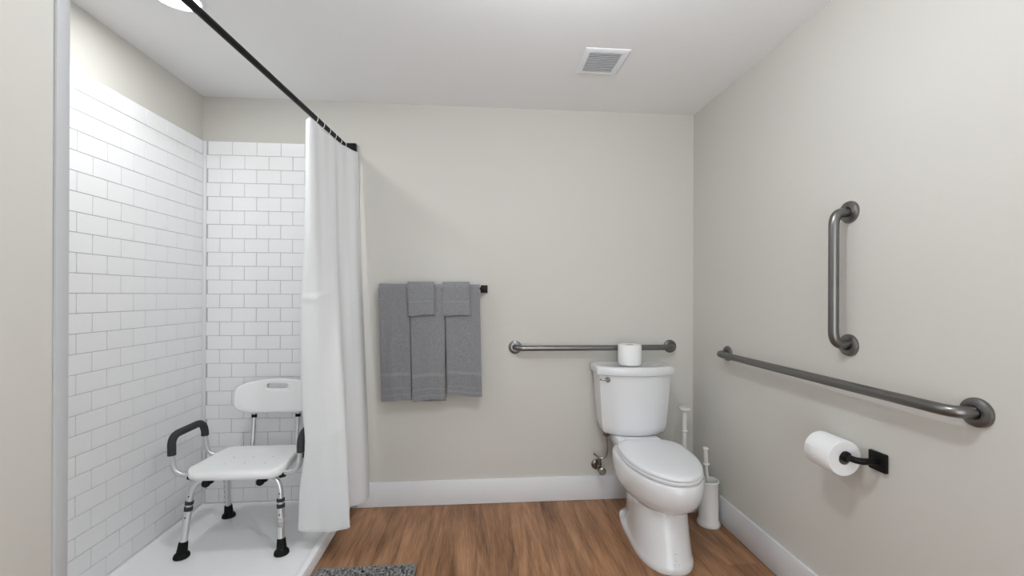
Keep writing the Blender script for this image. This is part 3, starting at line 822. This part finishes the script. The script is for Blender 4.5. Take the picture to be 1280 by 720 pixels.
obj('coupling_nut', lathe([(0.014, 0.402), (0.018, 0.407), (0.018, 0.436), (0.014, 0.440)], (0.734, YB - 0.094, 0), 'Z', 8), M_NICKEL, sv, 30)

# ------------------------------------------------------------------ paper rolls
def paper_roll(name, label, place, R=0.064, H=0.112):
    t = thing(name, place.translation, label, 'paper roll', 'toilet paper rolls')
    t.rotation_euler = place.to_euler()
    WL[t.name] = Vector((0, 0, 0))
    prof = [(0.0215, 0.001), (0.0215, H - 0.001), (0.026, H), (R - 0.002, H), (R, H - 0.003), (R + 0.0006, H * 0.5), (R, 0.003), (R - 0.002, 0.0), (0.026, 0.0), (0.0215, 0.001)]
    obj('paper', lathe(prof, n=56, cap=False), M_PAPER, t, 50)
    obj('core', lathe([(0.0200, 0.001), (0.0214, 0.001), (0.0214, H - 0.001), (0.0200, H - 0.001), (0.0200, 0.001)], n=32, cap=False), M_CARD, t, 50)
    return t
paper_roll('toilet_paper_roll', 'white toilet paper roll standing on the tank lid', Matrix.Translation((0.856, 2.352, 0.8125)))
# holder: black arm on the right wall
hx, hy, hz = XR - 0.074, 1.283, 0.668
ph = thing('toilet_paper_holder', (XR, hy, hz), 'black single-arm toilet paper holder on the right wall', 'paper holder')
obj('wall_plate', box(XR - 0.013, XR, hy - 0.030, hy + 0.030, hz - 0.030, hz + 0.030, 0.003), M_BLACK, ph)
obj('arm', tube(fillet([(XR - 0.01, hy, hz), (hx, hy, hz), (hx, 1.47, hz - 0.002)], 0.030, 10), 0.0105, 16), M_BLACK, ph)
obj('arm_collar', lathe([(0.0, -0.002), (0.013, -0.002), (0.0175, 0.004), (0.0175, 0.012), (0.012, 0.018)], (hx, 1.322, hz - 0.001), 'Y', 24), M_BLACK, ph)
obj('end_knob', lathe([(0.010, 0.0), (0.0125, 0.003), (0.0125, 0.010), (0.0, 0.012)], (hx, 1.462, hz - 0.002), 'Y', 20), M_BLACK, ph)
r2 = paper_roll('toilet_paper_roll', 'white toilet paper roll hanging on the black wall holder', Matrix.Translation((hx, 1.335, hz - 0.0095)) @ Matrix.Rotation(-PI / 2, 4, 'X'), 0.059, 0.108)
# loose outer sheet of the hanging roll
sh = []
for y in (0.004, 0.104):
    sh.append([(0.0605 * math.cos(a), 0.0605 * math.sin(a), y) for a in [math.radians(200 + 9 * k) for k in range(16)]] + [(0.0596 * math.cos(a), 0.0596 * math.sin(a), y) for a in [math.radians(200 + 9 * k) for k in reversed(range(16))]])
obj('loose_sheet', loft(sh), M_PAPER, r2, 50)

# ------------------------------------------------------------------ plunger and brush in the corner
pl = thing('plunger_caddy', (1.178, 2.355, 0), 'white toilet plunger in its holder behind the toilet', 'plunger')
obj('canister', lathe([(0.074, 0.0), (0.076, 0.004), (0.074, 0.016), (0.068, 0.022), (0.064, 0.13), (0.066, 0.136), (0.062, 0.138), (0.060, 0.12)], (1.178, 2.355, 0), n=36), M_BRUSHPL, pl)
obj('handle', lathe([(0.013, 0.11), (0.013, 0.42), (0.0135, 0.43), (0.0135, 0.432), (0.0125, 0.44), (0.012, 0.548)], (1.178, 2.355, 0), n=20), M_BRUSHPL, pl)
obj('handle_ring', lathe([(0.013, 0.425), (0.0185, 0.428), (0.0185, 0.434), (0.013, 0.437)], (1.178, 2.355, 0), n=22, cap=False), M_BRUSHPL, pl)
obj('grip_cap', lathe([(0.012, 0.540), (0.020, 0.546), (0.033, 0.553), (0.034, 0.560), (0.030, 0.564), (0.0, 0.566)], (1.178, 2.355, 0), n=26), M_BRUSHPL, pl)
br = thing('toilet_brush', (1.217, 2.168, 0), 'white toilet brush standing in a tall narrow canister', 'toilet brush')
bx_, by_ = 1.217, 2.168
obj('canister', lathe([(0.056, 0.0), (0.058, 0.004), (0.057, 0.014), (0.053, 0.022), (0.049, 0.030), (0.047, 0.215), (0.050, 0.222), (0.051, 0.228), (0.049, 0.232), (0.046, 0.232), (0.044, 0.226), (0.044, 0.16), (0.0, 0.158)], (bx_, by_, 0), n=36), M_BRUSHPL, br)
obj('handle', tube([(bx_ + 0.004, by_ + 0.01, 0.14), (bx_ - 0.010, by_ + 0.006, 0.31), (bx_ - 0.012, by_ + 0.004, 0.318), (bx_ - 0.017, by_, 0.395)], 0.008, 16, radii=[0.008, 0.008, 0.0105, 0.0105]), M_BRUSHPL, br)
obj('handle_ring', lathe([(0.009, 0.308), (0.0155, 0.311), (0.0155, 0.316), (0.009, 0.319)], (bx_ - 0.0105, by_ + 0.005, 0), n=20, cap=False), M_BRUSHPL, br)
obj('grip_cap', lathe([(0.0105, 0.388), (0.0145, 0.392), (0.0145, 0.400), (0.011, 0.404), (0.0, 0.405)], (bx_ - 0.017, by_, 0), n=20), M_BRUSHPL, br)

# ------------------------------------------------------------------ bath mat
mx0, mx1, my0, my1 = -0.690, -0.262, 1.33, 1.930
bmat = thing('bath_mat', ((mx0 + mx1) / 2, (my0 + my1) / 2, 0), 'dark grey looped pile bath mat beside the shower curb', 'bath mat')
obj('backing', box(mx0, mx1, my0, my1, 0.0005, 0.006, 0.002), M_MATB, bmat)
edge = fillet([(mx0 + .2, my1 - 0.004, 0.006), (mx1 - 0.004, my1 - 0.004, 0.006), (mx1 - 0.004, my0 + 0.004, 0.006), (mx0 + 0.004, my0 + 0.004, 0.006), (mx0 + 0.004, my1 - 0.004, 0.006), (mx0 + .2, my1 - 0.004, 0.006)], 0.008, 4)
obj('bound_edge', tube(edge, 0.0045, 8), mat('mat_binding', (0.24, 0.235, 0.23), 0.95, spec=0.1, bump=0.3, bscale=300), bmat)
rp = random.Random(11)
PV, PF = [], []
step = 0.0125
y = my0 + 0.012
while y < my1 - 0.010:
    x = mx0 + 0.012
    while x < mx1 - 0.010:
        cx_, cy_ = x + rp.uniform(-.003, .003), y + rp.uniform(-.003, .003)
        ang = rp.uniform(0, PI); L = rp.uniform(0.009, 0.014); r = rp.uniform(0.0030, 0.0042); h = rp.uniform(0.008, 0.018)
        dx, dy = math.cos(ang) * L, math.sin(ang) * L
        nx_, ny_ = -math.sin(ang) * r, math.cos(ang) * r
        b = len(PV)
        PV += [(cx_ - dx - nx_ * .5, cy_ - dy - ny_ * .5, 0.005), (cx_ - dx + nx_ * .5, cy_ - dy + ny_ * .5, 0.005),
               (cx_ - dx * .5 - nx_, cy_ - dy * .5 - ny_, h * .8), (cx_ - dx * .5 + nx_, cy_ - dy * .5 + ny_, h * .8),
               (cx_ - dx * .3, cy_ - dy * .3, h), (cx_ + dx * .3, cy_ + dy * .3, h),
               (cx_ + dx * .5 - nx_, cy_ + dy * .5 - ny_, h * .8), (cx_ + dx * .5 + nx_, cy_ + dy * .5 + ny_, h * .8),
               (cx_ + dx - nx_ * .5, cy_ + dy - ny_ * .5, 0.005), (cx_ + dx + nx_ * .5, cy_ + dy + ny_ * .5, 0.005)]
        for q in ((0, 2, 3, 1), (2, 4, 3), (2, 6, 5, 4), (4, 5, 7, 3), (5, 6, 7), (6, 8, 9, 7), (0, 8, 6, 2), (1, 3, 7, 9)):
            PF.append(tuple(b + i for i in q))
        x += step
    y += step
tag(obj('pile', (PV, PF), M_PILE, bmat, 60), kind='stuff')
